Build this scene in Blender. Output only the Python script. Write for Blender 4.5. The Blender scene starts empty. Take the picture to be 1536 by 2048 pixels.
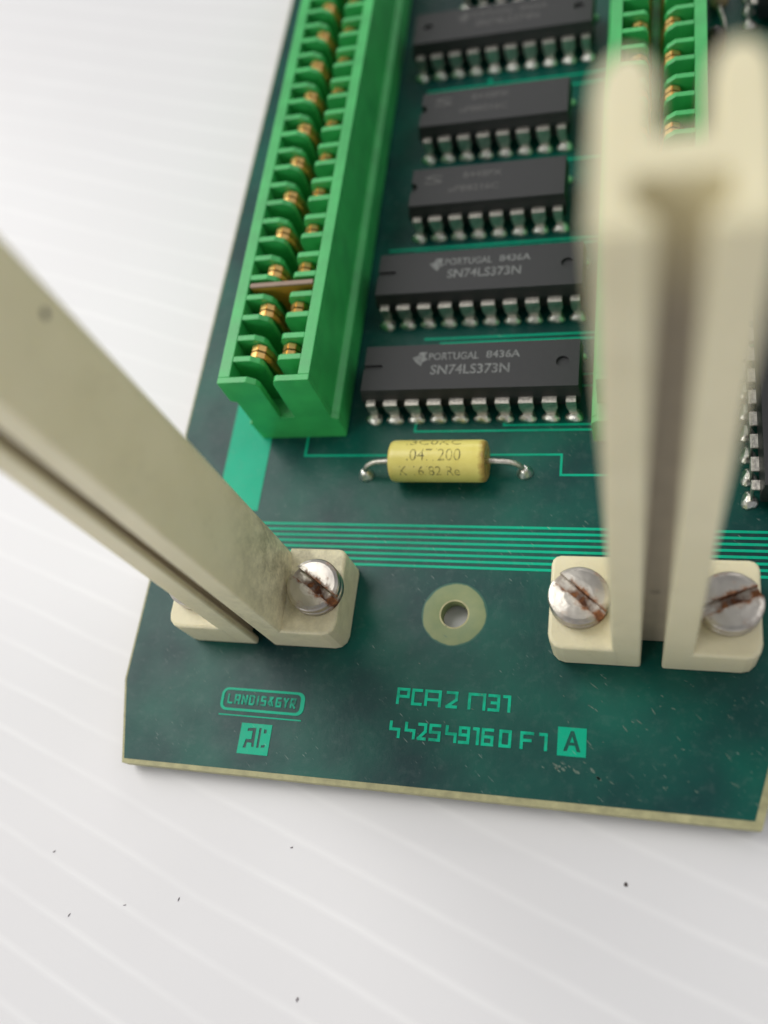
import bpy, bmesh, math, random
from mathutils import Matrix, Vector
random.seed(7)
K = 0.1            # all lengths below are written in millimetres; one Blender unit is a centimetre
PI = math.pi
sc = bpy.context.scene
col = sc.collection
sc.unit_settings.scale_length = 0.01

# ------------------------------------------------------------------ camera
cam_d = bpy.data.cameras.new("camera"); cam = bpy.data.objects.new("camera", cam_d); col.objects.link(cam)
R = [[0.959683, 0.1275364, -0.2504854], [0.0137665, -0.9113959, -0.4113003], [-0.2807471, 0.3912696, -0.876407]]
CAM_C = [29.9772, -49.9541, 85.4199]; CAM_F = 1760.323
cam.matrix_world = Matrix(((R[0][0], -R[1][0], -R[2][0], CAM_C[0]*K),
                           (R[0][1], -R[1][1], -R[2][1], CAM_C[1]*K),
                           (R[0][2], -R[1][2], -R[2][2], CAM_C[2]*K),
                           (0, 0, 0, 1)))
cam_d.sensor_width = 36; cam_d.lens = CAM_F / 2048 * 36
cam_d.clip_start = 0.05; cam_d.clip_end = 2000
cam_d.dof.use_dof = True; cam_d.dof.focus_distance = 8.75; cam_d.dof.aperture_fstop = 0.132
sc.camera = cam

# ------------------------------------------------------------------ world, lamps and added fill lights (indoor, soft ceiling light)
w = bpy.data.worlds.new("World"); sc.world = w; w.use_nodes = True
w.node_tree.nodes['Background'].inputs[0].default_value = (0.93, 0.95, 1.0, 1)
w.node_tree.nodes['Background'].inputs[1].default_value = 0.28
def area(name, loc, target, sx, sy, radiance, color):
    l = bpy.data.lights.new(name, 'AREA'); l.shape = 'RECTANGLE'; l.size = sx; l.size_y = sy
    l.energy = radiance * PI * sx * sy; l.color = color
    o = bpy.data.objects.new(name, l); col.objects.link(o); o.location = loc
    o.rotation_euler = (Vector(target) - Vector(loc)).to_track_quat('-Z', 'Y').to_euler(); return o
area("ceiling_lamp", (-125, 70, 150), (0, 0, 0), 115, 200, 4.5, (1.0, 0.98, 0.95))
area("side_fill", (125, 40, 150), (0, 0, 0), 80, 140, 1.6, (1.0, 0.98, 0.96))  # added fill from the right, evens out the table's falloff
area("front_fill", (-130, -150, 95), (2, 0, 2), 120, 60, 5.2, (1.0, 0.98, 0.95))  # added low fill to brighten the handles' front faces
area("back_lamp", (30, 330, 150), (0, 0, 0), 220, 80, 2.5, (1.0, 0.97, 0.93))
sc.view_settings.view_transform = 'Standard'; sc.view_settings.look = 'None'
sc.view_settings.exposure = 0.03; sc.view_settings.gamma = 1

# ------------------------------------------------------------------ materials
def mat(name, base, rough=0.5, metal=0.0, spec=0.5, var=0.0, vscale=6, bump=0.0, bscale=40, coat=0.0, c2=None, sss=0):
    m = bpy.data.materials.new(name); m.use_nodes = True; nt = m.node_tree; b = nt.nodes['Principled BSDF']
    b.inputs['Roughness'].default_value = rough; b.inputs['Metallic'].default_value = metal
    b.inputs['Specular IOR Level'].default_value = spec; b.inputs['Coat Weight'].default_value = coat
    b.inputs['Base Color'].default_value = (*base, 1)
    if sss:
        b.inputs['Subsurface Weight'].default_value = sss; b.inputs['Subsurface Scale'].default_value = 0.15
        b.inputs['Subsurface Radius'].default_value = (1, .8, .4)
    tc = nt.nodes.new('ShaderNodeTexCoord')
    if var or c2:
        n = nt.nodes.new('ShaderNodeTexNoise'); n.inputs['Scale'].default_value = vscale; n.inputs['Detail'].default_value = 6
        r = nt.nodes.new('ShaderNodeValToRGB'); r.color_ramp.elements[0].position = .35; r.color_ramp.elements[1].position = .68
        c2 = c2 or tuple(min(1, c*(1+var)) for c in base); c1 = tuple(c*(1-var) for c in base) if var else base
        r.color_ramp.elements[0].color = (*c1, 1); r.color_ramp.elements[1].color = (*c2, 1)
        nt.links.new(tc.outputs['Object'], n.inputs['Vector']); nt.links.new(n.outputs['Fac'], r.inputs['Fac'])
        nt.links.new(r.outputs['Color'], b.inputs['Base Color'])
        rr = nt.nodes.new('ShaderNodeMapRange'); rr.inputs['To Min'].default_value = rough*.8; rr.inputs['To Max'].default_value = min(1, rough*1.25)
        nt.links.new(n.outputs['Fac'], rr.inputs['Value']); nt.links.new(rr.outputs['Result'], b.inputs['Roughness'])
    if bump:
        n = nt.nodes.new('ShaderNodeTexNoise'); n.inputs['Scale'].default_value = bscale; n.inputs['Detail'].default_value = 4
        bp = nt.nodes.new('ShaderNodeBump'); bp.inputs['Strength'].default_value = bump; bp.inputs['Distance'].default_value = 0.01
        nt.links.new(tc.outputs['Object'], n.inputs['Vector']); nt.links.new(n.outputs['Fac'], bp.inputs['Height'])
        nt.links.new(bp.outputs['Normal'], b.inputs['Normal'])
    return m
def nd(nt, t, **kw):
    n = nt.nodes.new(t)
    for k, v in kw.items():
        if k in n.inputs: n.inputs[k].default_value = v
        else: setattr(n, k, v)
    return n
def mix(nt, fac, a, b):
    m = nt.nodes.new('ShaderNodeMix'); m.data_type = 'RGBA'
    for i, v in ((0, fac), (6, a), (7, b)):
        if hasattr(v, 'is_output'): nt.links.new(v, m.inputs[i])
        else: m.inputs[i].default_value = v if i == 0 else (*v, 1)
    return m.outputs[2]
def ramp(nt, src, p0, p1):
    r = nd(nt, 'ShaderNodeMapRange'); r.inputs['From Min'].default_value = p0; r.inputs['From Max'].default_value = p1
    nt.links.new(src, r.inputs['Value']); return r.outputs['Result']
def noise(nt, scale, detail=4, stretch=None, rot=0, rough=.5):
    tc = nd(nt, 'ShaderNodeTexCoord'); n = nd(nt, 'ShaderNodeTexNoise'); n.inputs['Scale'].default_value = scale
    n.inputs['Detail'].default_value = detail; n.inputs['Roughness'].default_value = rough
    if stretch:
        mp = nd(nt, 'ShaderNodeMapping'); mp.inputs['Scale'].default_value = stretch
        mp0 = nd(nt, 'ShaderNodeMapping'); mp0.inputs['Rotation'].default_value = (0, 0, rot)
        nt.links.new(tc.outputs['Object'], mp0.inputs['Vector']); nt.links.new(mp0.outputs['Vector'], mp.inputs['Vector'])
        nt.links.new(mp.outputs['Vector'], n.inputs['Vector'])
    else: nt.links.new(tc.outputs['Object'], n.inputs['Vector'])
    return n.outputs['Fac']
def math_(nt, op, a, b):
    m = nt.nodes.new('ShaderNodeMath'); m.operation = op
    for i, v in ((0, a), (1, b)):
        if hasattr(v, 'is_output'): nt.links.new(v, m.inputs[i])
        else: m.inputs[i].default_value = v
    return m.outputs[0]

def mask_material(name, base, base2, rough, spec=.4, bs=.8, blo=.34, bhi=.70):
    """solder mask: glossy green lacquer, blotchy, dusty and lightly scratched"""
    m = mat(name, base, rough, spec=spec); nt = m.node_tree; b = nt.nodes['Principled BSDF']
    big = ramp(nt, noise(nt, bs, 5), blo, bhi)
    c = mix(nt, big, base, base2)
    dust = ramp(nt, noise(nt, 9, 8, rough=.7), .52, .8)
    c = mix(nt, math_(nt, 'MULTIPLY', dust, .16), c, (.22, .27, .25))
    scr = math_(nt, 'MULTIPLY', ramp(nt, noise(nt, 7, 2, (1.2, 14, 1), math.radians(42)), .69, .76), ramp(nt, noise(nt, 1.4, 2), .45, .6))
    c = mix(nt, math_(nt, 'MULTIPLY', scr, .8), c, (.45, .5, .45))
    sp = ramp(nt, noise(nt, 26, 2), .79, .83)
    c = mix(nt, math_(nt, 'MULTIPLY', sp, .7), c, (.30, .27, .2))
    nt.links.new(c, b.inputs['Base Color'])
    r = nd(nt, 'ShaderNodeMapRange'); r.inputs['To Min'].default_value = rough*.8; r.inputs['To Max'].default_value = rough*1.5
    nt.links.new(noise(nt, 3, 6), r.inputs['Value']); nt.links.new(r.outputs['Result'], b.inputs['Roughness'])
    bp = nd(nt, 'ShaderNodeBump'); bp.inputs['Strength'].default_value = .16; bp.inputs['Distance'].default_value = .01
    h = math_(nt, 'ADD', noise(nt, 14, 5), math_(nt, 'MULTIPLY', noise(nt, 60, 3), .25))
    nt.links.new(h, bp.inputs['Height']); nt.links.new(bp.outputs['Normal'], b.inputs['Normal'])
    return m
M_mask = mask_material('solder_mask', (.002, .036, .037), (.001, .112, .078), .30, .3)
M_trace = mask_material('masked_copper', (.0, .40, .23), (.0, .48, .28), .30, .18, 1.2)
M_print = mask_material('etched_print', (.0, .33, .19), (.0, .54, .31), .30, .18, 7, .36, .56)
M_trace2 = mask_material('worn_masked_copper', (.001, .17, .11), (.0, .42, .25), .30, .18, 16, .36, .60)
M_sub = mat('glass_epoxy', (.40, .38, .20), .55, var=.18, vscale=9, bump=.3, bscale=60)
def collar_material():
    m = mat('bare_laminate', (.16, .21, .075), .4); nt = m.node_tree; b = nt.nodes['Principled BSDF']
    tc = nd(nt, 'ShaderNodeTexCoord'); v = nd(nt, 'ShaderNodeVectorMath', operation='DISTANCE')
    nt.links.new(tc.outputs['Object'], v.inputs[0]); v.inputs[1].default_value = (1.165, -2.32, 0)
    n = noise(nt, 5, 4)
    c = mix(nt, ramp(nt, n, .35, .7), (.23, .27, .115), (.17, .23, .10))
    e = ramp(nt, math_(nt, 'ADD', v.outputs['Value'], math_(nt, 'MULTIPLY', math_(nt, 'SUBTRACT', n, .5), .05)), .318, .335)
    c = mix(nt, e, c, (.012, .10, .065)); nt.links.new(c, b.inputs['Base Color']); return m
M_hole = collar_material()
M_green = mat('green_plastic', (.036, .43, .10), .42, spec=.85, var=.13, vscale=3, bump=.25, bscale=35, sss=0)
M_gold = mat('gold_plate', (.96, .60, .22), .36, metal=1, var=.12, vscale=20)
M_tin = mat('tinned_lead', (.70, .66, .59), .42, metal=1, var=.22, vscale=30, bump=.5, bscale=40)
M_solder = mat('solder', (.88, .86, .80), .33, metal=1, var=.15, vscale=25, bump=.8, bscale=28)
M_chip = mat('chip_plastic', (.023, .023, .024), .52, var=.12, vscale=10, bump=.5, bscale=90)
M_ink = mat('grey_ink', (.165, .17, .165), .6, var=.35, vscale=30)
M_ink2 = mat('worn_ink', (.085, .083, .08), .6, var=.3, vscale=30)
M_dent = mat('chip_recess', (.012, .012, .012), .5)
M_capink = mat('worn_black_ink', (.17, .15, .05), .6, c2=(.70, .61, .15), vscale=24)
M_key = mat('brown_plastic', (.30, .21, .155), .5, var=.1)
M_key2 = mat('amber_plastic', (.42, .24, .03), .4, var=.15, sss=.3)
M_tan = mat('tan_lacquer', (.50, .36, .20), .35, var=.1, vscale=30)
M_red = mat('red_paint', (.35, .05, .03), .4)
M_dark = mat('dark_brown_lacquer', (.030, .022, .018), .35)
M_dirt = mat('dirt', (.07, .055, .05), .8); M_dirt2 = mat('grey_dirt', (.30, .28, .29), .8)

def cream_material():
    m = mat('cream_plastic', (.72, .66, .44), .42, sss=.15); nt = m.node_tree; b = nt.nodes['Principled BSDF']
    c = mix(nt, ramp(nt, noise(nt, 2.2, 4), .35, .7), (.80, .735, .50), (.76, .695, .46))
    # smudges: grime gathered in patches
    g = math_(nt, 'MULTIPLY', ramp(nt, noise(nt, 3.0, 7, rough=.7), .50, .72), ramp(nt, noise(nt, 14, 6, rough=.75), .42, .66))
    tc = nd(nt, 'ShaderNodeTexCoord'); s = nd(nt, 'ShaderNodeSeparateXYZ'); nt.links.new(tc.outputs['Object'], s.inputs[0])
    c = mix(nt, math_(nt, 'MULTIPLY', g, .30), c, (.30, .27, .17))
    sp = ramp(nt, noise(nt, 16, 3), .76, .80)
    c = mix(nt, math_(nt, 'MULTIPLY', sp, .55), c, (.16, .13, .09))
    nt.links.new(c, b.inputs['Base Color'])
    bp = nd(nt, 'ShaderNodeBump'); bp.inputs['Strength'].default_value = .25; bp.inputs['Distance'].default_value = .01
    nt.links.new(noise(nt, 45, 4), bp.inputs['Height']); nt.links.new(bp.outputs['Normal'], b.inputs['Normal'])
    return m
M_cream = cream_material()
def pocket_material():  # pocket shade painted into the cream: darker below the open top
    m = mat('shaded_cream_plastic', (.6, .5, .4), .6); nt = m.node_tree; b = nt.nodes['Principled BSDF']
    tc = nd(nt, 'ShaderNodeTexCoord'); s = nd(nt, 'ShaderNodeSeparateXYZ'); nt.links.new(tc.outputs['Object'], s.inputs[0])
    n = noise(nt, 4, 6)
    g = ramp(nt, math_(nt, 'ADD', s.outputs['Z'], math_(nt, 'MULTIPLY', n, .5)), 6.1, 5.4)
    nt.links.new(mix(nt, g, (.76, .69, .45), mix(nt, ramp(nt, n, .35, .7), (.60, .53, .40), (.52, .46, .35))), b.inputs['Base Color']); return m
def grime_material():
    """a handle that is rubbed dirty round its screw"""
    m = cream_material(); m.name = 'soiled_cream_plastic'; nt = m.node_tree; b = nt.nodes['Principled BSDF']
    src = b.inputs['Base Color'].links[0].from_socket
    tc = nd(nt, 'ShaderNodeTexCoord'); v = nd(nt, 'ShaderNodeVectorMath', operation='DISTANCE')
    nt.links.new(tc.outputs['Object'], v.inputs[0]); v.inputs[1].default_value = (.42, -2.0, .95)
    d = ramp(nt, v.outputs['Value'], 1.25, .25)
    g = math_(nt, 'MULTIPLY', d, ramp(nt, noise(nt, 4.5, 9, rough=.8), .40, .62))
    c = mix(nt, math_(nt, 'MULTIPLY', g, .75), src, (.20, .18, .10))
    nt.links.new(c, b.inputs['Base Color']); return m
M_soiled = grime_material()
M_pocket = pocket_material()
def yellow_material():
    m = mat('yellow_lacquer', (.82, .68, .13), .28); nt = m.node_tree; b = nt.nodes['Principled BSDF']
    tc = nd(nt, 'ShaderNodeTexCoord'); s = nd(nt, 'ShaderNodeSeparateXYZ'); nt.links.new(tc.outputs['Object'], s.inputs[0])
    n = noise(nt, 8, 6)
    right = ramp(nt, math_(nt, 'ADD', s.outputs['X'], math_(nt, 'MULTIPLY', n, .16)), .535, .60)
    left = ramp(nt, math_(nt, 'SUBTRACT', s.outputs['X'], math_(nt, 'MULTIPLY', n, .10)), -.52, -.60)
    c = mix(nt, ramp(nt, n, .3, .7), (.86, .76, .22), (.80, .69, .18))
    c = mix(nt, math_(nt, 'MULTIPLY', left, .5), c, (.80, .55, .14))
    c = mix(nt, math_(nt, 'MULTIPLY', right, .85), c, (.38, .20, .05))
    nt.links.new(c, b.inputs['Base Color'])
    bp = nd(nt, 'ShaderNodeBump'); bp.inputs['Strength'].default_value = .3; bp.inputs['Distance'].default_value = .01
    nt.links.new(noise(nt, 12, 4), bp.inputs['Height']); nt.links.new(bp.outputs['Normal'], b.inputs['Normal'])
    return m
M_yellow = yellow_material()
def screw_material():
    m = mat('rusty_steel', (.62, .58, .56), .30, metal=1); nt = m.node_tree; b = nt.nodes['Principled BSDF']
    tc = nd(nt, 'ShaderNodeTexCoord'); s = nd(nt, 'ShaderNodeSeparateXYZ'); nt.links.new(tc.outputs['Object'], s.inputs[0])
    ay = math_(nt, 'ABSOLUTE', s.outputs['Y'], 0)
    d = math_(nt, 'ADD', ay, math_(nt, 'MULTIPLY', math_(nt, 'SUBTRACT', noise(nt, 9, 7, rough=.7), .5), .26))
    rust = math_(nt, 'MULTIPLY', ramp(nt, d, .088, .045), ramp(nt, noise(nt, 3.6, 4), .36, .48))
    rust2 = math_(nt, 'MULTIPLY', ramp(nt, noise(nt, 4.5, 6, rough=.7), .56, .68), .6)
    rr = math_(nt, 'MAXIMUM', rust, rust2)
    rc = mix(nt, ramp(nt, noise(nt, 16, 5), .4, .65), (.10, .035, .015), (.34, .13, .04))
    c = mix(nt, ramp(nt, noise(nt, 3, 3), .4, .6), (.60, .565, .50), (.45, .42, .38))
    c = mix(nt, rr, c, rc); nt.links.new(c, b.inputs['Base Color'])
    nt.links.new(math_(nt, 'SUBTRACT', 1.0, rr), b.inputs['Metallic'])
    nt.links.new(math_(nt, 'ADD', .32, math_(nt, 'MULTIPLY', rr, .5)), b.inputs['Roughness'])
    bp = nd(nt, 'ShaderNodeBump'); bp.inputs['Strength'].default_value = .5; bp.inputs['Distance'].default_value = .01
    nt.links.new(noise(nt, 8, 6), bp.inputs['Height']); nt.links.new(bp.outputs['Normal'], b.inputs['Normal'])
    return m
M_screw = screw_material()
def table_material():
    m = mat('white_plastic_sheet', (.80, .80, .80), .40); nt = m.node_tree; b = nt.nodes['Principled BSDF']
    tc = nd(nt, 'ShaderNodeTexCoord'); s = nd(nt, 'ShaderNodeSeparateXYZ'); nt.links.new(tc.outputs['Object'], s.inputs[0])
    wob = math_(nt, 'MULTIPLY', noise(nt, .35, 3), .16)
    t = math_(nt, 'FRACT', math_(nt, 'DIVIDE', math_(nt, 'ADD', s.outputs['Y'], math_(nt, 'ADD', wob, 100)), .445), 0)
    dist = math_(nt, 'ABSOLUTE', math_(nt, 'SUBTRACT', t, .5), 0)
    rib = ramp(nt, dist, .13, .0)
    amp = ramp(nt, noise(nt, .5, 3), .3, .65)
    rib = math_(nt, 'MULTIPLY', rib, math_(nt, 'ADD', .35, amp))
    c = mix(nt, ramp(nt, noise(nt, .25, 3), .3, .7), (.775, .765, .77), (.79, .785, .79))
    c = mix(nt, math_(nt, 'MULTIPLY', rib, .5), c, (.87, .865, .865))
    nt.links.new(c, b.inputs['Base Color'])
    bp = nd(nt, 'ShaderNodeBump'); bp.inputs['Strength'].default_value = .12; bp.inputs['Distance'].default_value = .015
    nt.links.new(math_(nt, 'ADD', rib, math_(nt, 'MULTIPLY', noise(nt, 20, 4), .12)), bp.inputs['Height'])
    nt.links.new(bp.outputs['Normal'], b.inputs['Normal'])
    return m
M_table = table_material()

# ------------------------------------------------------------------ mesh helpers (millimetres)
class MB:
    def __init__(s): s.v = []; s.f = []; s.m = []; s.sm = []
    def add(s, vs, fs, mi=0, smooth=False):
        o = len(s.v); s.v += [tuple(v) for v in vs]
        for f in fs: s.f.append([o+i for i in f]); s.m.append(mi); s.sm.append(smooth)
    def box(s, x0, x1, y0, y1, z0, z1, mi=0):
        s.add([(x0,y0,z0),(x1,y0,z0),(x1,y1,z0),(x0,y1,z0),(x0,y0,z1),(x1,y0,z1),(x1,y1,z1),(x0,y1,z1)],
              [(0,3,2,1),(4,5,6,7),(0,1,5,4),(1,2,6,5),(2,3,7,6),(3,0,4,7)], mi)
    def prism(s, poly, fn, a, b, mi=0):
        """poly: 2-D outline (counter-clockwise seen along the axis); fn(u, v, t) -> 3-D point"""
        n = len(poly)
        s.add([fn(u, v, a) for u, v in poly] + [fn(u, v, b) for u, v in poly],
              [tuple(range(n))[::-1], tuple(range(n, 2*n))] + [(i, (i+1) % n, n+(i+1) % n, n+i) for i in range(n)], mi)
    def lathe(s, prof, c, n=24, mi=0, axis='z', smooth=True, cap=True):
        vs = []
        for r, h in prof:
            for i in range(n):
                a = 2*PI*i/n; x, y = r*math.cos(a), r*math.sin(a)
                vs.append((c[0]+x, c[1]+y, c[2]+h) if axis == 'z' else (c[0]+h, c[1]+x, c[2]+y))
        fs = [(j*n+i, j*n+(i+1) % n, (j+1)*n+(i+1) % n, (j+1)*n+i) for j in range(len(prof)-1) for i in range(n)]
        s.add(vs, fs, mi, smooth)
        if cap:
            o = len(s.v) - len(vs)
            s.f.append([o+i for i in range(n)][::-1]); s.m.append(mi); s.sm.append(False)
            s.f.append([o+(len(prof)-1)*n+i for i in range(n)]); s.m.append(mi); s.sm.append(False)
    def tube(s, path, r, n=10, mi=0):
        P = [Vector(p) for p in path]; vs = []
        up = Vector((0, 0, 1)) if abs((P[1]-P[0]).normalized().z) < .9 else Vector((0, 1, 0))
        for i, p in enumerate(P):
            t = (P[min(i+1, len(P)-1)] - P[max(i-1, 0)]).normalized()
            a = t.cross(up).normalized(); b = a.cross(t); up = b
            rr = r[i] if isinstance(r, (list, tuple)) else r
            vs += [tuple(p + a*rr*math.cos(2*PI*k/n) + b*rr*math.sin(2*PI*k/n)) for k in range(n)]
        m = len(P)
        s.add(vs, [(j*n+i, j*n+(i+1) % n, (j+1)*n+(i+1) % n, (j+1)*n+i) for j in range(m-1) for i in range(n)], mi, True)
        o = len(s.v) - len(vs)
        s.f.append([o+i for i in range(n)]); s.m.append(mi); s.sm.append(False)
        s.f.append([o+(m-1)*n+i for i in range(n)][::-1]); s.m.append(mi); s.sm.append(False)
    def mesh(s, name, mats, bevel=0, segs=2, sharp=None):
        me = bpy.data.meshes.new(name)
        me.from_pydata([(x*K, y*K, z*K) for x, y, z in s.v], [], s.f)
        for mm in (mats if isinstance(mats, (list, tuple)) else [mats]): me.materials.append(mm)
        for p, i, sm in zip(me.polygons, s.m, s.sm): p.material_index = i; p.use_smooth = sm
        bm = bmesh.new(); bm.from_mesh(me)
        bmesh.ops.recalc_face_normals(bm, faces=bm.faces)
        if bevel:
            bm.edges.ensure_lookup_table()
            es = [e for e in bm.edges if len(e.link_faces) == 2 and e.calc_face_angle(0) > .35 and (sharp is None or sharp(e))]
            bmesh.ops.bevel(bm, geom=es, offset=bevel*K, segments=segs, affect='EDGES', profile=.6, clamp_overlap=True)
        bm.to_mesh(me); bm.free(); me.update()
        return me
    def obj(s, name, mats, parent=None, bevel=0, segs=2, loc=(0,0,0), sharp=None, rot=0):
        return link(name, s.mesh(name, mats, bevel, segs, sharp), parent, loc, rot)
def link(name, me, parent=None, loc=(0,0,0), rot=0):
    o = bpy.data.objects.new(name, me); col.objects.link(o)
    if parent is not None: o.parent = parent
    o.location = (loc[0]*K, loc[1]*K, loc[2]*K); o.rotation_euler = (0, 0, rot)
    return o
def label(o, text=None, cat=None, group=None, kind=None):
    if text: o['label'] = text
    if cat: o['category'] = cat
    if group: o['group'] = group
    if kind: o['kind'] = kind
    return o

def outline_mesh(name, outer, holes, z0, z1, mats):
    """flat plate from a 2-D filled curve with holes, real thickness"""
    cu = bpy.data.curves.new(name, 'CURVE'); cu.dimensions = '2D'; cu.fill_mode = 'BOTH'; cu.extrude = (z1-z0)/2*K
    for poly in [outer]+holes:
        sp = cu.splines.new('POLY'); sp.points.add(len(poly)-1); sp.use_cyclic_u = True
        for p, (x, y) in zip(sp.points, poly): p.co = (x*K, y*K, 0, 1)
    o = bpy.data.objects.new(name, cu); col.objects.link(o); bpy.context.view_layer.update()
    me = bpy.data.meshes.new_from_object(o.evaluated_get(bpy.context.evaluated_depsgraph_get()))
    bpy.data.objects.remove(o); bpy.data.curves.remove(cu)
    for v in me.vertices: v.co.z += (z0+z1)/2*K
    me.materials.clear()
    for mm in mats: me.materials.append(mm)
    for p in me.polygons: p.use_smooth = False; p.material_index = 0
    me.name = name; return me
def circle(cx, cy, r, n=48): return [(cx+r*math.cos(2*PI*i/n), cy+r*math.sin(2*PI*i/n)) for i in range(n)]

def text_mesh(body, width, height, fn, mats, bold=.0):
    """lettering as a thin mesh; fn maps (x, y) in mm to a 3-D point in mm"""
    cu = bpy.data.curves.new('lettering', 'FONT'); cu.body = body; cu.size = 1; cu.offset = bold; cu.resolution_u = 3
    o = bpy.data.objects.new('lettering', cu); col.objects.link(o); bpy.context.view_layer.update()
    me = bpy.data.meshes.new_from_object(o.evaluated_get(bpy.context.evaluated_depsgraph_get()))
    bpy.data.objects.remove(o); bpy.data.curves.remove(cu)
    xs = [v.co.x for v in me.vertices]; ys = [v.co.y for v in me.vertices]
    x0, x1, y0, y1 = min(xs), max(xs), min(ys), max(ys)
    for v in me.vertices:
        p = fn((v.co.x-x0)/(x1-x0)*width, (v.co.y-y0)/(y1-y0)*height)
        v.co = Vector(p)*K
    me.materials.clear(); me.materials.append(mats); return me

# ------------------------------------------------------------------ the table
TZ = -2.3
ang = math.radians(-18.5)
t = MB(); t.box(-420, 420, -420, 420, -6, 0)
table = t.obj('table_surface', M_table, None, loc=(0, 1.35, TZ), rot=ang); label(table, kind='structure')

# ------------------------------------------------------------------ the circuit board
board = bpy.data.objects.new('circuit_board', None); col.objects.link(board)
board.empty_display_size = 1
label(board, 'green circuit board with black chips, green connectors and upright cream handles, on the white surface', 'circuit board')

outer = [(-24.4,-32.4), (-22.35,-41.2), (40.3,-41.2), (56,18.0), (56,94), (-24.4,94)]
inner = [(-24.2,-32.3), (-22.2,-40.75), (39.75,-40.5), (55.4,18.0), (55.4,93.5), (-24.2,93.5)]
HX, HY = 11.65, -23.2
panel = link('board_panel', outline_mesh('board_panel', outer, [circle(HX, HY, 1.4)], -1.6, -.02, [M_sub]), board)
mask = link('solder_mask', outline_mesh('solder_mask', inner, [circle(HX, HY, 3.45)], -.02, 0, [M_mask]), panel)
b = MB(); b.lathe([(1.47, -.03), (1.75, -.004), (3.1, .0), (3.45, -.012)], (HX, HY, 0), 48, cap=False)
b.lathe([(1.39, -1.6), (1.39, -.12), (1.47, -.03)], (HX, HY, 0), 48, cap=False)
b.obj('hole_collar', M_hole, panel)

fl = MB(); rnd = random.Random(11)
for i in range(80):
    if i < 12: x_, y_, a_, b2 = 22.6+rnd.random()*4.0, -37.1-rnd.random()*1.1, .12+rnd.random()*.22, .05+rnd.random()*.10
    elif i < 60: x_, y_, a_, b2 = 22+rnd.random()*18, -40+rnd.random()*11.5, .08+rnd.random()*rnd.random()*.5, .025+rnd.random()*.03
    else: x_, y_, a_, b2 = -20+rnd.random()*60, -40+rnd.random()*36, .08+rnd.random()*rnd.random()*.5, .02+rnd.random()*.03
    an = math.radians(-38+rnd.gauss(0, 9)); ca, sa = math.cos(an), math.sin(an)
    vs = [(x_+ca*u-sa*v, y_+sa*u+ca*v, .006) for u, v in ((-a_, 0), (-a_*.3, -b2), (a_*.5, -b2*.8), (a_, 0), (a_*.4, b2), (-a_*.5, b2*.7))]
    fl.add(vs, [tuple(range(6))])
label(fl.obj('flux_residue', mat('flux_flake', (.11, .17, .13), .5, var=.3, vscale=30), panel), kind='stuff')
# --- copper tracks, raised a hair under the lacquer
def track(pts, wd, z=.045, name='copper_track'):
    m = MB()
    for i, ((x0, y0), (x1, y1)) in enumerate(zip(pts, pts[1:])):
        h = wd/2; zz = z + .003*i
        if abs(y1-y0) < abs(x1-x0): # mostly horizontal
            xa, xb = min(x0, x1)-h, max(x0, x1)+h; m.box(xa, xb, y0-h, y0+h, .001, zz)
        else:
            ya, yb = min(y0, y1)-h, max(y0, y1)+h; m.box(x0-h, x0+h, ya, yb, .001, zz)
    return m.obj(name, M_trace, panel, bevel=.012, segs=1)
for i in range(8): track([(-14.0, -13.42-.667*i), (46.6-.17*i, -13.42-.667*i)], .30)
m = MB(); m.box(-17.95, -12.6, -11.9, 88, .001, .04); m.obj('copper_band', M_trace, panel)
track([(4.96, -.5), (4.96, -1.70), (25.9, -1.70)], .26)
track([(15.12, -.3), (15.12, -1.02), (25.9, -1.02)], .26)
track([(-7.95, -1.9), (-7.95, -4.75), (21.65, -4.75), (21.65, -7.22), (29.0, -7.22)], .26)
track([(4.8, 10.95), (25.2, 10.95)], .3); track([(6.8, 10.25), (25.2, 10.25)], .3)
track([(-1.4, 24.8), (25.2, 24.8)], .3); track([(2.0, 24.1), (25.2, 24.1)], .25)
track([(1.0, 37.6), (25.0, 37.6)], .3); track([(1.2, 50.8), (24.8, 50.8)], .3); track([(9.2, 49.8), (9.2, 53.5)], .5)
track([(0.5, 52.6), (24.8, 52.6)], .3); track([(24.9, 10.9), (24.9, 6.2)], .25); track([(25.5, 12.9), (25.5, 24.5)], .3)
track([(38.0, 9.2), (47, 9.2)], .3); track([(38.0, 8.4), (47, 8.4)], .3)
track([(23.6, 3.9), (26, 3.9)], .25); track([(23.6, 5.4), (26, 5.4)], .25)

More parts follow.
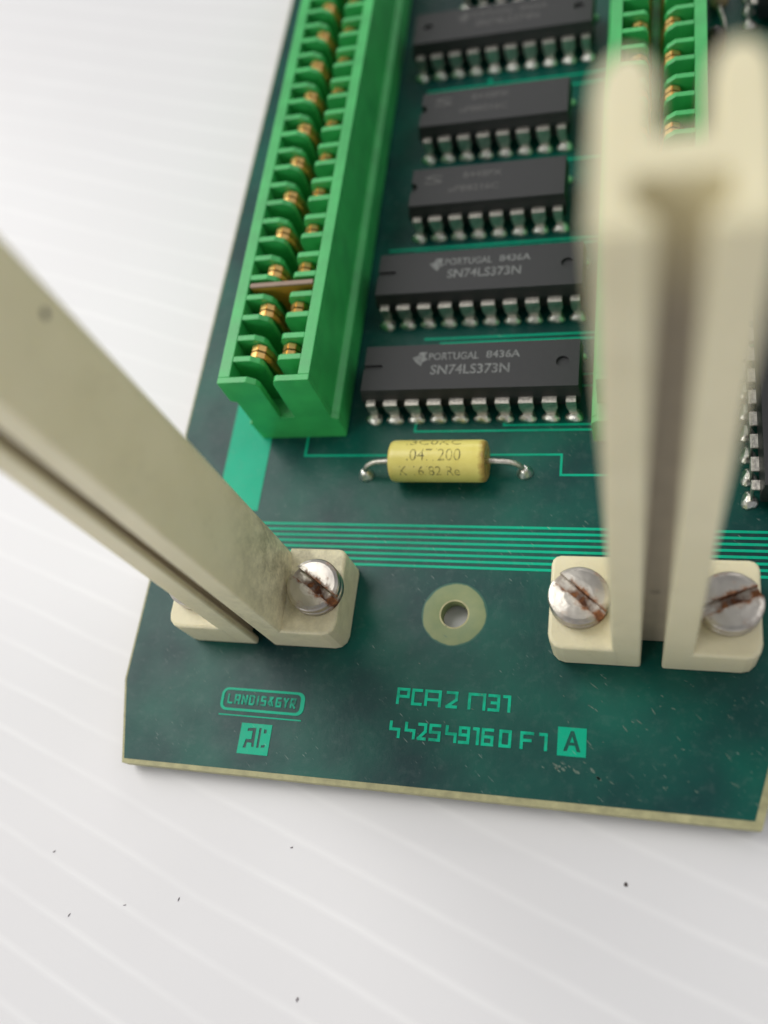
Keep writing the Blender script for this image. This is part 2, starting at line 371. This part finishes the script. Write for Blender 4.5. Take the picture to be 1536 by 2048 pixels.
# --- block lettering etched in the copper
G = {  # strokes on a 1 x 1.65 cell
 'P': [(0,0,0,1.65),(0,1.65,1,1.65),(1,1.65,1,.8),(0,.8,1,.8)], 'C': [(0,0,0,1.65),(0,1.65,1,1.65),(0,0,1,0)],
 'A': [(0,0,0,1.65),(0,1.65,1,1.65),(1,1.65,1,0),(0,.65,1,.65)], '2': [(0,1.65,1,1.65),(1,1.65,1,.85),(0,.0,1,.85),(0,0,1,0)],
 'M': [(0,0,0,1.65),(0,1.65,1,1.65),(1,1.65,1,0)], '3': [(0,1.65,1,1.65),(1,1.65,1,0),(.3,.82,1,.82),(0,0,1,0)],
 '1': [(.2,1.65,1,1.65),(1,1.65,1,0)], '4': [(0,1.65,0,.85),(0,.85,1,.85),(1,.85,1,0)],
 '5': [(0,1.65,1,1.65),(0,1.65,0,.85),(0,.85,1,.85),(1,.85,1,0),(0,0,1,0)], '9': [(0,1.65,1,1.65),(0,1.65,0,.85),(0,.85,1,.85),(1,1.65,1,0),(0,0,1,0)],
 '6': [(0,1.65,1,1.65),(0,1.65,0,0),(0,.85,1,.85),(1,.85,1,0),(0,0,1,0)], '0': [(0,0,0,1.65),(0,1.65,1,1.65),(1,1.65,1,0),(0,0,1,0)],
 'F': [(0,0,0,1.65),(0,1.65,1,1.65),(0,.85,.8,.85)], 'L': [(0,0,0,1.65),(0,0,1,0)], 'N': [(0,0,0,1.65),(0,1.65,1,0),(1,0,1,1.65)],
 'D': [(0,0,0,1.65),(0,1.65,.8,1.65),(1,1.45,1,.2),(0,0,.8,0)], 'I': [(.5,0,.5,1.65)], 'S': [(0,1.65,1,1.65),(0,1.65,0,.85),(0,.85,1,.85),(1,.85,1,0),(0,0,1,0)],
 '&': [(.2,1.65,.8,1.65),(.2,1.65,.9,.1),(0,.6,.5,0),(.8,1.65,0,.6)], 'G': [(0,1.65,1,1.65),(0,1.65,0,0),(0,0,1,0),(1,0,1,.8),(.5,.8,1,.8)],
 'Y': [(0,1.65,.5,.85),(1,1.65,.5,.85),(.5,.85,.5,0)], 'R': [(0,0,0,1.65),(0,1.65,1,1.65),(1,1.65,1,.8),(0,.8,1,.8),(.3,.8,1,0)],
}
def glyph(m, ch, x, y, wd, ht, th):
    for i, (a, b_, c, d) in enumerate(G[ch]):
        p = Vector((x+th/2+a*(wd-th), y+th/2+b_/1.65*(ht-th))); q = Vector((x+th/2+c*(wd-th), y+th/2+d/1.65*(ht-th)))
        u = (q-p).normalized()*th/2; n = Vector((-u.y, u.x)); p = p-u*.9; q = q+u*.9
        vs = [p-n, q-n, q+n, p+n]; z = .05+.004*i
        m.add([(v.x, v.y, .001) for v in vs]+[(v.x, v.y, z) for v in vs], [(0,3,2,1),(4,5,6,7),(0,1,5,4),(1,2,6,5),(2,3,7,6),(3,0,4,7)])
def cx(px): return 6.6 + (px-155)/64.8
m = MB()
for ch, a, b_ in [('P',158,245),('C',258,330),('A',345,455),('2',485,562)]:
    glyph(m, ch, cx(a), -32.85, (b_-a)/64.8, 1.68, .29)
m.obj('printed_code', M_print, panel); m = MB()
for ch, a, b_ in [('M',628,742),('3',755,832),('1',840,900)]:
    glyph(m, ch, cx(a), -32.85, (b_-a)/64.8, 1.68, .29)
m.obj('printed_code', M_print, panel)
m = MB()
for ch, a, b_ in [('4',138,212),('4',240,312),('2',325,385),('5',400,476),('4',505,580),('9',590,662),('1',672,722),('6',735,812),('0',845,922),('F',975,1060),('1',1080,1142)]:
    glyph(m, ch, cx(a)-.05, -36.18, (b_-a)/64.8, 1.68, .29)
m.obj('printed_number', M_print, panel)
# square patch with the letter A left open
def square_patch(name, x0, x1, y0, y1, holes):
    return link(name, outline_mesh(name, [(x0,y0),(x1,y0),(x1,y1),(x0,y1)], holes, .001, .055, [M_trace]), panel)
square_patch('revision_mark', 22.7, 25.35, -36.45, -33.78,
   [[(23.25,-36.0),(23.6,-36.0),(23.78,-35.45),(24.32,-35.45),(24.5,-36.0),(24.85,-36.0),(24.2,-34.1),(23.9,-34.1)]])
m = MB(); m.prism([(23.87,-35.17),(24.23,-35.17),(24.05,-34.6)], lambda u, v, t_: (u, v, t_), .001, .052); m.obj('letter_counter', M_trace, panel)
square_patch('emblem_mark', -9.5, -6.1, -39.1, -36.0,
   [[(-8.95,-38.5),(-8.6,-38.5),(-8.55,-37.95),(-8.05,-37.95),(-8.0,-38.35),(-7.75,-38.35),(-7.8,-36.4),(-8.7,-36.5),(-8.75,-36.8),(-8.15,-36.75),(-8.15,-37.6),(-8.75,-37.6)],
    [(-7.45,-38.4),(-7.2,-38.4),(-7.2,-36.4),(-7.45,-36.4)], [(-6.9,-36.9),(-6.6,-36.9),(-6.6,-36.5),(-6.9,-36.5)], [(-6.95,-38.35),(-6.55,-38.3),(-6.55,-38.05),(-6.95,-38.1)]])
def rrect(x0, x1, y0, y1, r, n=6):
    out = []
    for cx_, cy_, a0 in ((x1-r, y0+r, -90), (x1-r, y1-r, 0), (x0+r, y1-r, 90), (x0+r, y0+r, 180)):
        for i in range(n+1):
            a = math.radians(a0+90*i/n); out.append((cx_+r*math.cos(a), cy_+r*math.sin(a)))
    return out
link('logo_frame', outline_mesh('logo_frame', rrect(-12.4,-3.0,-34.85,-32.45,.75), [rrect(-12.1,-3.45,-34.58,-32.7,.5)], .001, .055, [M_trace]), panel)
m = MB(); m.box(-12.35, -3.1, -35.38, -35.24, .001, .05); m.obj('logo_line', M_trace, panel)
m = MB(); x = -11.65
for ch, w_ in (('L',.62),('A',.66),('N',.66),('D',.66),('I',.35),('S',.62),('&',.7),('G',.66),('Y',.62),('R',.62)):
    glyph(m, ch, x, -34.15, w_, 1.05, .2); x += w_+.17
m.obj('logo_lettering', M_trace2, panel)

# ------------------------------------------------------------------ slot connectors
PITCH = 2.757
def connector(x, y, rot, mirror, text, ylen, phase=0.0):
    """origin: front end, centre of the width at board level; mirror flips left and right"""
    s = -1 if mirror else 1
    X = lambda v: s*v
    B = MB()
    P = lambda u, v, t_: (X(u), t_, v)
    L = ylen
    B.prism([(-5.3,12.3),(-5.3,8.6),(-4.6,8.3),(-4.6,3.6),(-4.9,3.2),(-4.75,0),(5.75,0),(5.95,.4),(6.0,3.9),(5.25,4.5),(5.25,12.3),(1.55,12.3),(1.25,12.12),(1.0,11.5),(.95,4.7),(-.75,4.7),(-.75,11.1),(-1.0,11.7),(-1.9,12.3)], P, 0, .75)
    B.box(-5.0*s, -4.7*s, .0, 3.0, 3.2, 3.6) if not mirror else None
    # walls and floor (profiles in x,z, extruded along y)
    B.prism([(-5.3,12.3),(-5.3,8.6),(-4.6,8.3),(-4.6,3.6),(-4.9,3.2),(-4.75,0),(-3.95,0),(-3.95,12.3)], P, .75, L)
    B.prism([(3.95,0),(5.75,0),(5.95,.4),(6.0,3.9),(5.25,4.5),(5.25,12.3),(3.95,12.3)], P, .75, L)
    B.prism([(-3.94,.2),(3.94,.2),(3.94,4.6),(-3.94,4.6)], P, .755, L-.02)
    hb = MB()
    n = int((L-1)/PITCH)
    lr = [(-3.93,4.61),(-.75,4.61),(-.75,11.1),(-1.0,11.7),(-1.9,12.28),(-3.93,12.28)]
    rr = [(3.93,4.61),(3.93,12.28),(1.55,12.28),(1.25,12.1),(1.0,11.5),(.95,4.61)]
    for k in range(1, n+1):
        y0 = k*PITCH-.05
        B.prism(lr, P, y0, y0+.70); B.prism(rr, P, y0, y0+.70)
    ho = B.obj('slot_connector', M_green, board, bevel=.09, segs=2, loc=(x, y, 0), rot=rot)
    label(ho, text)
    # sprung contacts: two gilt blades side by side in every second cell, both rows
    cm = MB()
    for dy in (-.46, .46):
        for i, (path) in enumerate([[(-3.0,8.8),(-2.8,10.2),(-2.3,11.25),(-1.6,11.5),(-.95,11.0),(-.6,9.8),(-.42,7.0),(-.42,4.7)]]):
            for (x0, z0), (x1, z1) in zip(path, path[1:]):
                d = Vector((x1-x0, z1-z0)).normalized(); nx, nz = -d.y*.13, d.x*.13
                q = [(x0-nx,z0-nz),(x1-nx,z1-nz),(x1+nx,z1+nz),(x0+nx,z0+nz)]
                cm.prism(q, lambda u, v, t_: (u, t_, v), dy-.345, dy+.345)
    me = cm.mesh('contact', M_gold)
    k = 1
    while k*PITCH < L-3:
        yc = (k+.5)*PITCH+.36
        for side in (1, -1):
            o = link('contact', me, ho, (X(0 if side > 0 else .35), yc, 0)); 
            if (side < 0) != mirror: o.rotation_euler = (0, 0, PI)
        k += 2
    return ho
c1 = connector(-9.0, -2.3, .0145, False, 'left green slot connector with a brown key plate in its slot', 90)
c2 = connector(30.85, -3.2, -.0035, True, 'right green slot connector, partly hidden behind the upright cream handle', 88)
m = MB(); m.box(-5.2, -4.0, -2.1, .6, 5.0, 8.0); m.obj('end_ledge', M_green, c2, bevel=.1)
k = MB(); k.prism([(-3.7,12.1),(3.75,12.1),(3.75,11.2),(1.0,9.4),(.55,5.0),(-.55,5.0),(-1.0,9.4),(-3.7,11.2)], lambda u, v, t_: (u, t_, v), 12.62, 13.15)
ko = k.obj('key_plate', M_key2, c1, bevel=.05)
q = MB(); q.box(-3.75, 3.8, 12.6, 13.17, 12.11, 12.35); q.obj('key_cap', M_key, ko, bevel=.06)

# ------------------------------------------------------------------ integrated circuits
def pin_mesh(kind):
    w_ = {'full': (.8, .8), 'first': (.28, .8), 'last': (.8, .28)}[kind]; p = MB()
    a, c = w_
    # front silhouette of the lead, wide shoulder then narrow tail
    n = .56
    out = [(-a,3.25),(-a,1.9),(-min(a,.7),1.45),(-min(a,n),1.0),(-min(a,n),-.02),(min(c,n),-.02),(min(c,n),1.0),(min(c,.7),1.45),(c,1.9),(c,3.25)]
    p.prism(out, lambda u, v, t_: (u, t_ - (v*.05), v), .02, .27)
    p.box(-a, c, .06, 1.15, 3.0, 3.27)
    m0 = len(p.v)
    p.lathe([(1.02,0),(1.0,.14),(.88,.32),(.70,.48),(.55,.62),(.40,.70)], (0, 0, 0), 16, mi=1, smooth=True)
    rnd = random.Random(len(kind))
    for i in range(m0, len(p.v)):
        x, y, z = p.v[i]; k = 1 + .12*math.sin(3*math.atan2(y, x)+len(kind)); p.v[i] = (x*k*1.0, y*k*.80-.02, z)
    return p.mesh('lead', [M_tin, M_solder], bevel=.05, segs=1, sharp=lambda e: e.link_faces[0].material_index == 0)
PINS = {k_: pin_mesh(k_) for k_ in ('full', 'first', 'last')}
def dimple(B, x, y, z, r=.62):
    B.lathe([(r, .012), (r*.8, .014), (.01, .016)], (x, y, z), 20, mi=1, cap=False)
def chip(n, x, y, text, style, rot=0, marks=()):
    """n leads; (x, y) is the first lead of the front row"""
    k_ = n//2; Lc = (k_-1)*2.54; x0, x1 = Lc/2-(k_*2.54-.9)/2-.1, 0
    half = (k_*2.54-.9)/2; cxx = Lc/2
    B = MB()
    def ring(z, inx, iny): return [(cxx-half+inx, .62+iny, z), (cxx+half-inx, .62+iny, z), (cxx+half-inx, 7.0-iny, z), (cxx-half+inx, 7.0-iny, z)]
    zp = 4.05 if style == 'notch' else 4.62 if style == 'slot' else 4.6
    rs = [ring(1.1,.28,.28), ring(2.95,0,0), ring(3.25,0,0), ring(zp,.26*(zp-3.25)/1.65,.26*(zp-3.25)/1.65)]
    vs = [p for r in rs for p in r]; fs = [(3,2,1,0),(12,13,14,15)] + [(j*4+i, j*4+(i+1)%4, (j+1)*4+(i+1)%4, (j+1)*4+i) for j in range(3) for i in range(4)]
    B.add(vs, fs)
    lx = cxx-half+.26; rx = cxx+half-.26; ty0, ty1 = .88, 6.74; cy = 3.81
    if style == 'notch': bite = [(lx+.8*math.sin(PI*i/10), cy+.8*math.cos(PI*i/10)) for i in range(11)]
    elif style == 'slot': bite = [(lx, cy+.42), (lx+1.9, cy+.42)] + [(lx+1.9+.32*math.sin(PI*i/6), cy+.1+.32*math.cos(PI*i/6)) for i in range(7)] + [(lx, cy-.22)]
    else: bite = []
    holes = [] if style == 'notch' else [circle(rx-1.75, cy+.1, .70, 20)] + ([circle(lx+1.9, cy+.1, .62, 20)] if style == 'dimple' else [])
    plate = outline_mesh('plate', [(lx,ty0),(rx,ty0),(rx,ty1),(lx,ty1)] + bite, holes, zp, 4.9, [M_chip])
    k1 = (1 + (.26-.26*(zp-3.25)/1.65)/(rx-cxx), 1 + (.26-.26*(zp-3.25)/1.65)/2.93)
    pv = []
    for v in plate.vertices:
        X_, Y_, Z_ = v.co/K
        if Z_ < 4.8: X_, Y_ = cxx+(X_-cxx)*k1[0], cy+(Y_-cy)*k1[1]
        pv.append((X_, Y_, Z_-(.0 if Z_ > 4.8 else .004)))
    B.add(pv, [tuple(p.vertices) for p in plate.polygons]); bpy.data.meshes.remove(plate)
    body = B.obj('integrated_circuit', [M_chip, M_dent], board, bevel=.05, segs=1, loc=(x, y, 0), rot=rot,
                 sharp=lambda e: e.link_faces[0].material_index == 0 and e.link_faces[1].material_index == 0)
    label(body, text)
    for i in range(k_):
        for row in (0, 1):
            me = PINS['first' if i == 0 else 'last' if i == k_-1 else 'full']
            if row: me = PINS['last' if i == 0 else 'first' if i == k_-1 else 'full']
            link('lead', me, body, (i*2.54, 7.62 if row else 0, 0), PI if row else 0)
    for (txt, mx, my, mw, mh, ink) in marks:
        tm = text_mesh(txt, mw, mh, lambda u, v, mx=mx, my=my: (mx+u, my+v, 4.915), ink, bold=.02)
        link('marking', tm, body)
    return body
def ti_logo(body, x, y, ink, s=1.0):
    m = MB(); P = lambda u, v, t_: (u, v, t_)
    m.prism([(x-.9*s,y+.1),(x-.3*s,y+.35*s),(x-.1*s,y+.85*s),(x+.75*s,y+.85*s),(x+.55*s,y+.2*s),(x+.95*s,y-.1*s),(x+.35*s,y-.5*s),(x+.2*s,y-1.0*s),(x-.35*s,y-.6*s)], P, 4.902, 4.916)
    m.obj('maker_emblem', ink, body)
b1 = chip(20, 0, 0, 'lowest black chip in the left stack, 20 leads, lettering sharpest', 'slot',
     marks=[('PORTUGAL', 6.9, 4.62, 5.65, .98, M_ink), ('8436A', 13.35, 4.68, 3.75, .98, M_ink), ('SN74LS373N', 7.25, 2.72, 8.8, 1.28, M_ink)])
ti_logo(b1, 5.9, 4.9, M_ink)
b2 = chip(20, -.09, 13.2, 'second black chip from the bottom of the left stack, 20 leads', 'slot',
     marks=[('PORTUGAL', 7.5, 4.62, 5.55, .98, M_ink), ('8436A', 13.9, 4.68, 3.6, .98, M_ink), ('SN74LS373N', 7.9, 2.72, 8.6, 1.28, M_ink)])
ti_logo(b2, 6.5, 4.85, M_ink)
b3 = chip(16, 2.37, 26.47, 'third black chip from the bottom, 16 leads, notch in its left end', 'notch',
     marks=[('8448PX', 5.9, 4.7, 4.9, .95, M_ink2), ('uPB8216C', 4.3, 2.6, 6.2, 1.0, M_ink2), ('S', 1.1, 4.1, 2.3, 1.5, M_ink2)])
b4 = chip(16, 2.18, 39.75, 'fourth black chip from the bottom, 16 leads, notch in its left end', 'notch',
     marks=[('8448PX', 6.0, 4.7, 4.9, .95, M_ink2), ('uPB8216C', 4.6, 2.6, 6.2, 1.0, M_ink2), ('S', 1.2, 4.1, 2.3, 1.5, M_ink2)])
b5 = chip(20, -.5, 55.4, 'fifth black chip from the bottom, 20 leads, far back and blurred', 'dimple',
     marks=[('PORTUGAL', 7.3, 4.62, 5.6, .98, M_ink2), ('8436A', 13.9, 4.68, 3.6, .98, M_ink2), ('SN74LS374N', 7.9, 2.72, 8.6, 1.28, M_ink2)])
ti_logo(b5, 6.2, 4.8, M_ink2)
b6 = chip(14, 4.47, 68.6, 'topmost chip of the left stack, cut by the top edge of the photo', 'notch')
# two chips standing lengthwise at the right edge
chip(20, 40.25, -10.1+22.86, 'lengthwise black chip at the right edge beside the tall handle', 'dimple', rot=-PI/2)
chip(16, 42.4, 57.6+17.78, 'lengthwise black chip in the top right corner of the photo', 'dimple', rot=-PI/2)

# ------------------------------------------------------------------ yellow capacitor
CY, CZ, CX, CR = -6.76, 2.42, 8.8, 2.3
m = MB(); hl = 5.3
m.lathe([(.35,-hl+.12),(1.6,-hl+.05),(1.95,-hl),(2.18,-hl+.12),(2.28,-hl+.4),(CR,-hl+.7),(CR,hl-.7),(2.28,hl-.4),(2.16,hl-.12),(1.9,hl),(1.5,hl-.1),(.35,hl-.3)], (0,0,0), 64, axis='x')
cap = m.obj('capacitor', M_yellow, board, loc=(CX, CY, CZ)); label(cap, 'yellow cylindrical capacitor with worn black lettering and two bent wire leads')
def lead_path(sx, x_end, y_end):
    a = (sx*(hl-.35), 0, 0); pts = [a, (sx*(hl+.3), 0, .02), (sx*(hl+1.2), -.05, -.02)]
    p0 = Vector((sx*(hl+1.2), -.05, -.02)); p3 = Vector((x_end, y_end, -CZ-.3)); p1 = p0+Vector((sx*1.5, 0, 0)); p2 = Vector((x_end, y_end, -.4))
    for i in range(1, 11):
        u = i/10; q = p0*(1-u)**3+p1*3*u*(1-u)**2+p2*3*u*u*(1-u)+p3*u**3; pts.append(tuple(q))
    return pts
for sx, xe, ye in ((-1, -.02-CX, -7.3-CY), (1, 17.85-CX, -6.95-CY)):
    q = MB(); q.tube(lead_path(sx, xe, ye), .31, 12); q.obj('wire_lead', M_tin, cap)
    q = MB(); q.lathe([(.9,0),(.84,.2),(.7,.5),(.5,.85),(.34,1.1)], (xe, ye, -CZ), 20); q.obj('solder_joint', M_solder, cap)
def wrap(t0):
    # t0: angle of the text line on the barrel (0 = +y, 90 deg = up)
    def fn(u, v, t0=t0):
        a = math.radians(t0) - (v/CR); rr = CR+.018
        return (u, rr*math.cos(a), rr*math.sin(a))
    return fn
for txt, t0, xl, wd, ht in ((".3C0KC", 68, -3.3, 6.0, 1.1), (".047/200", 116, -3.1, 5.9, 1.35), ("K 16/82 Re", 158, -3.9, 6.6, 1.1)):
    f0 = wrap(t0); tm = text_mesh(txt, wd, ht, lambda u, v, f0=f0, xl=xl: (lambda p: (p[0]+xl, p[1], p[2]))(f0(u, v)), M_capink, bold=-.004)
    link('marking', tm, cap)

# ------------------------------------------------------------------ resistor and dark component, top right
m = MB(); m.lathe([(.3,-3.3),(.85,-3.2),(1.15,-2.8),(1.2,-2.3),(1.05,-1.8),(1.0,1.8),(1.2,2.3),(1.15,2.8),(.85,3.2),(.3,3.3)], (0,0,0), 24, axis='x')
res = m.obj('resistor', M_tan, board, loc=(38.75, 63.2, 1.9), rot=PI/2); label(res, 'small tan resistor at the top edge beside the right connector')
q = MB(); q.tube([(-3.2,0,0),(-4.4,0,.02),(-6.0,-.4,-.1),(-6.9,-.6,-.6),(-7.2,-.65,-1.9)], .3, 10); q.tube([(3.2,0,0),(4.6,0,0),(6.0,0,-.3),(6.6,0,-1.0),(6.7,0,-1.9)], .3, 10)
q.obj('wire_lead', M_tin, res)
m = MB(); m.lathe([(1.0,0),(1.35,.4),(1.5,1.2),(1.45,2.8),(1.2,3.7),(.7,4.2),(.1,4.35)], (0,0,.3), 24)
dk = m.obj('bead_capacitor', M_dark, board, loc=(38.0, 52.0, 0)); label(dk, 'dark brown round bead component beside the right connector')

# ------------------------------------------------------------------ cream handles
H = 60.0
def handle(x, text, grime, slots):
    y0, y1 = -27.6, -18.4
    # plan section of the upright: two cheeks, a web between them, a pocket with a narrow front slit
    back = [(3.55-1.25+1.25*math.cos(q), y1-2.3+2.3*math.sin(q)) for q in [PI/2*i/6 for i in range(7)]] + \
           [(1.04+1.15-1.15*math.sin(q), y1-2.3+2.3*math.cos(q)) for q in [PI/2*i/6 for i in range(7)]]
    half = [(.95, y0), (3.55, y0)] + back + [(1.04, -23.0)]
    inner_r = [(1.85, -25.0), (1.85, -26.3), (.95, -26.9)]
    sec = half + [(-x_, y_) for x_, y_ in half[::-1]] + [(-x_, y_) for x_, y_ in inner_r[::-1]] + inner_r
    B = MB(); B.prism(sec, lambda u, v, t_: (u, v, t_), 0, H)
    me = B.mesh('card_handle', grime, bevel=.3, segs=3, sharp=lambda e: e.calc_face_angle(0) > .6)
    for v in me.vertices:      # moulded draft: the upright narrows and leans a touch towards its top
        k = v.co.z/(H*K); v.co.x = v.co.x*(1-.07*k) + .022*k
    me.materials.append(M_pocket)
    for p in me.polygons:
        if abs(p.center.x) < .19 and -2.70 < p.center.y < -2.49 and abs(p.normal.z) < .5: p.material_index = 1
    ho = link('card_handle', me, board, (x, 0, 0)); label(ho, text)
    for sg in (1, -1):
        F = MB(); F.box(min(sg*3.1, sg*9.3), max(sg*3.1, sg*9.3), y0-.02, y1+.02, 0, 5.2)
        fm = F.mesh('handle_foot', grime); bm = bmesh.new(); bm.from_mesh(fm)
        for yy, amt in ((y0-.02, 1.4), (y1+.02, .9)):
            es = [e for e in bm.edges if all(abs(v.co.x-sg*.93) < 1e-4 and abs(v.co.y-yy*K) < 1e-4 for v in e.verts)]
            bmesh.ops.bevel(bm, geom=es, offset=amt*K, segments=3, affect='EDGES', profile=.5)
        es = [e for e in bm.edges if len(e.link_faces) == 2 and e.calc_face_angle(0) > .6 and not all(abs(v.co.x-sg*.31) < 1e-4 for v in e.verts)]
        bmesh.ops.bevel(bm, geom=es, offset=.32*K, segments=3, affect='EDGES', profile=.5, clamp_overlap=True)
        bm.to_mesh(fm); bm.free(); link('handle_foot', fm, ho)
    for sx, a in slots:
        s = MB(); r = 2.8; sw = .5
        s.lathe([(r-.1,0),(r,.1),(r,1.0)], (0,0,0), 48)
        for sg in (1, -1):
            a0 = math.asin(sw/r); n = 22
            pts = [((r)*math.cos(a0+(PI-2*a0)*i/n), sg*r*math.sin(a0+(PI-2*a0)*i/n)) for i in range(n+1)]
            if sg < 0: pts = pts[::-1]
            n1 = len(pts); cxm, cym = 0, sg*1.4
            ins = lambda p, d: (p[0]*(1-d/r), max(abs(p[1])*(1-d/r), sw)*sg)
            vs = [(p[0], p[1], 1.0) for p in pts] + [(p[0], p[1], 1.62) for p in pts] + [(*ins(p,.12), 1.80) for p in pts] + [(*ins(p,.45), 1.90) for p in pts] + [(*ins(p,1.5), 1.98) for p in pts]
            fs = [(j*n1+i, j*n1+i+1, (j+1)*n1+i+1, (j+1)*n1+i) for j in range(4) for i in range(n1-1)]
            fs += [(j*n1+n1-1, j*n1, (j+1)*n1, (j+1)*n1+n1-1) for j in range(4)]
            s.add(vs, fs, 0, False); s.add([vs[4*n1+i] for i in range(n1)], [tuple(range(n1))])
        so = s.obj('screw', M_screw, ho, loc=(sx, -22.98, 5.2), rot=math.radians(a))
    return ho
hl_ = handle(-8.4, 'left upright cream handle leaning out of the photo, grimy round its screw', M_soiled, [(6.85, -33), (-6.6, 12)])
hr_ = handle(31.05, 'right upright cream handle with its blurred forked top nearest the camera', M_cream, [(-6.53, -40), (6.55, 24)])
for ob, px, py, pz, rr in ((hr_, .1, -25.06, 14.5, .34),):
    m = MB(); m.lathe([(rr,-.03),(rr*.8,-.06),(.01,-.07)], (0,0,0), 12, cap=False); o = m.obj('stain_spot', M_dirt, ob, loc=(px, py, pz)); o.rotation_euler = (-PI/2+PI, 0, 0)
m = MB(); m.lathe([(.34,0),(.25,.03),(.01,.035)], (0,0,0), 12, cap=False); o = m.obj('stain_spot', M_dirt, hl_, loc=(3.537, -20.76, 48.76)); o.rotation_euler = (0, PI/2, 0)

# ------------------------------------------------------------------ specks of dirt on the table
spots = [ # x, y, half length, half width, label
(29.1,-46.8,.19,.17,'round dark speck on the white surface below the right half of the board'),
 (.1,-60.2,.24,.14,'speck lying nearest the bottom of the photo, left of centre'),
 (-2.8,-47.3,.20,.07,'speck just below the board edge under the square emblem'),
 (-25.6,-56.4,.24,.07,'long dark speck lowest in the lower left of the white surface'),
 (-13.8,-53.4,.22,.07,'speck midway between the board corner and the bottom edge'),
 (-29.2,-50.7,.19,.06,'speck farthest left, level with the board corner below it'),
 (-19.6,-54.7,.18,.05,'faint tiny speck between the two darker specks at lower left')]
for x, y, a, b_, txt in spots:
    m = MB(); n = 9; rnd = random.Random(int(x*10)); ring = [(a*math.cos(2*PI*i/n)*(.7+.6*rnd.random()), b_*math.sin(2*PI*i/n)*(.7+.6*rnd.random())) for i in range(n)]
    m.add([(p[0], p[1], 0) for p in ring] + [(p[0]*.6, p[1]*.6, .08) for p in ring] + [(0, 0, .1)],
          [(i, (i+1) % n, n+(i+1) % n, n+i) for i in range(n)] + [(n+i, n+(i+1) % n, 2*n) for i in range(n)])
    o = m.obj('dirt_speck', M_dirt if x > 20 else M_dirt2, None, loc=(x, y, TZ+.01), rot=rnd.random()*1.2+.2); label(o, txt, 'dirt speck', 'dirt specks on the white surface')
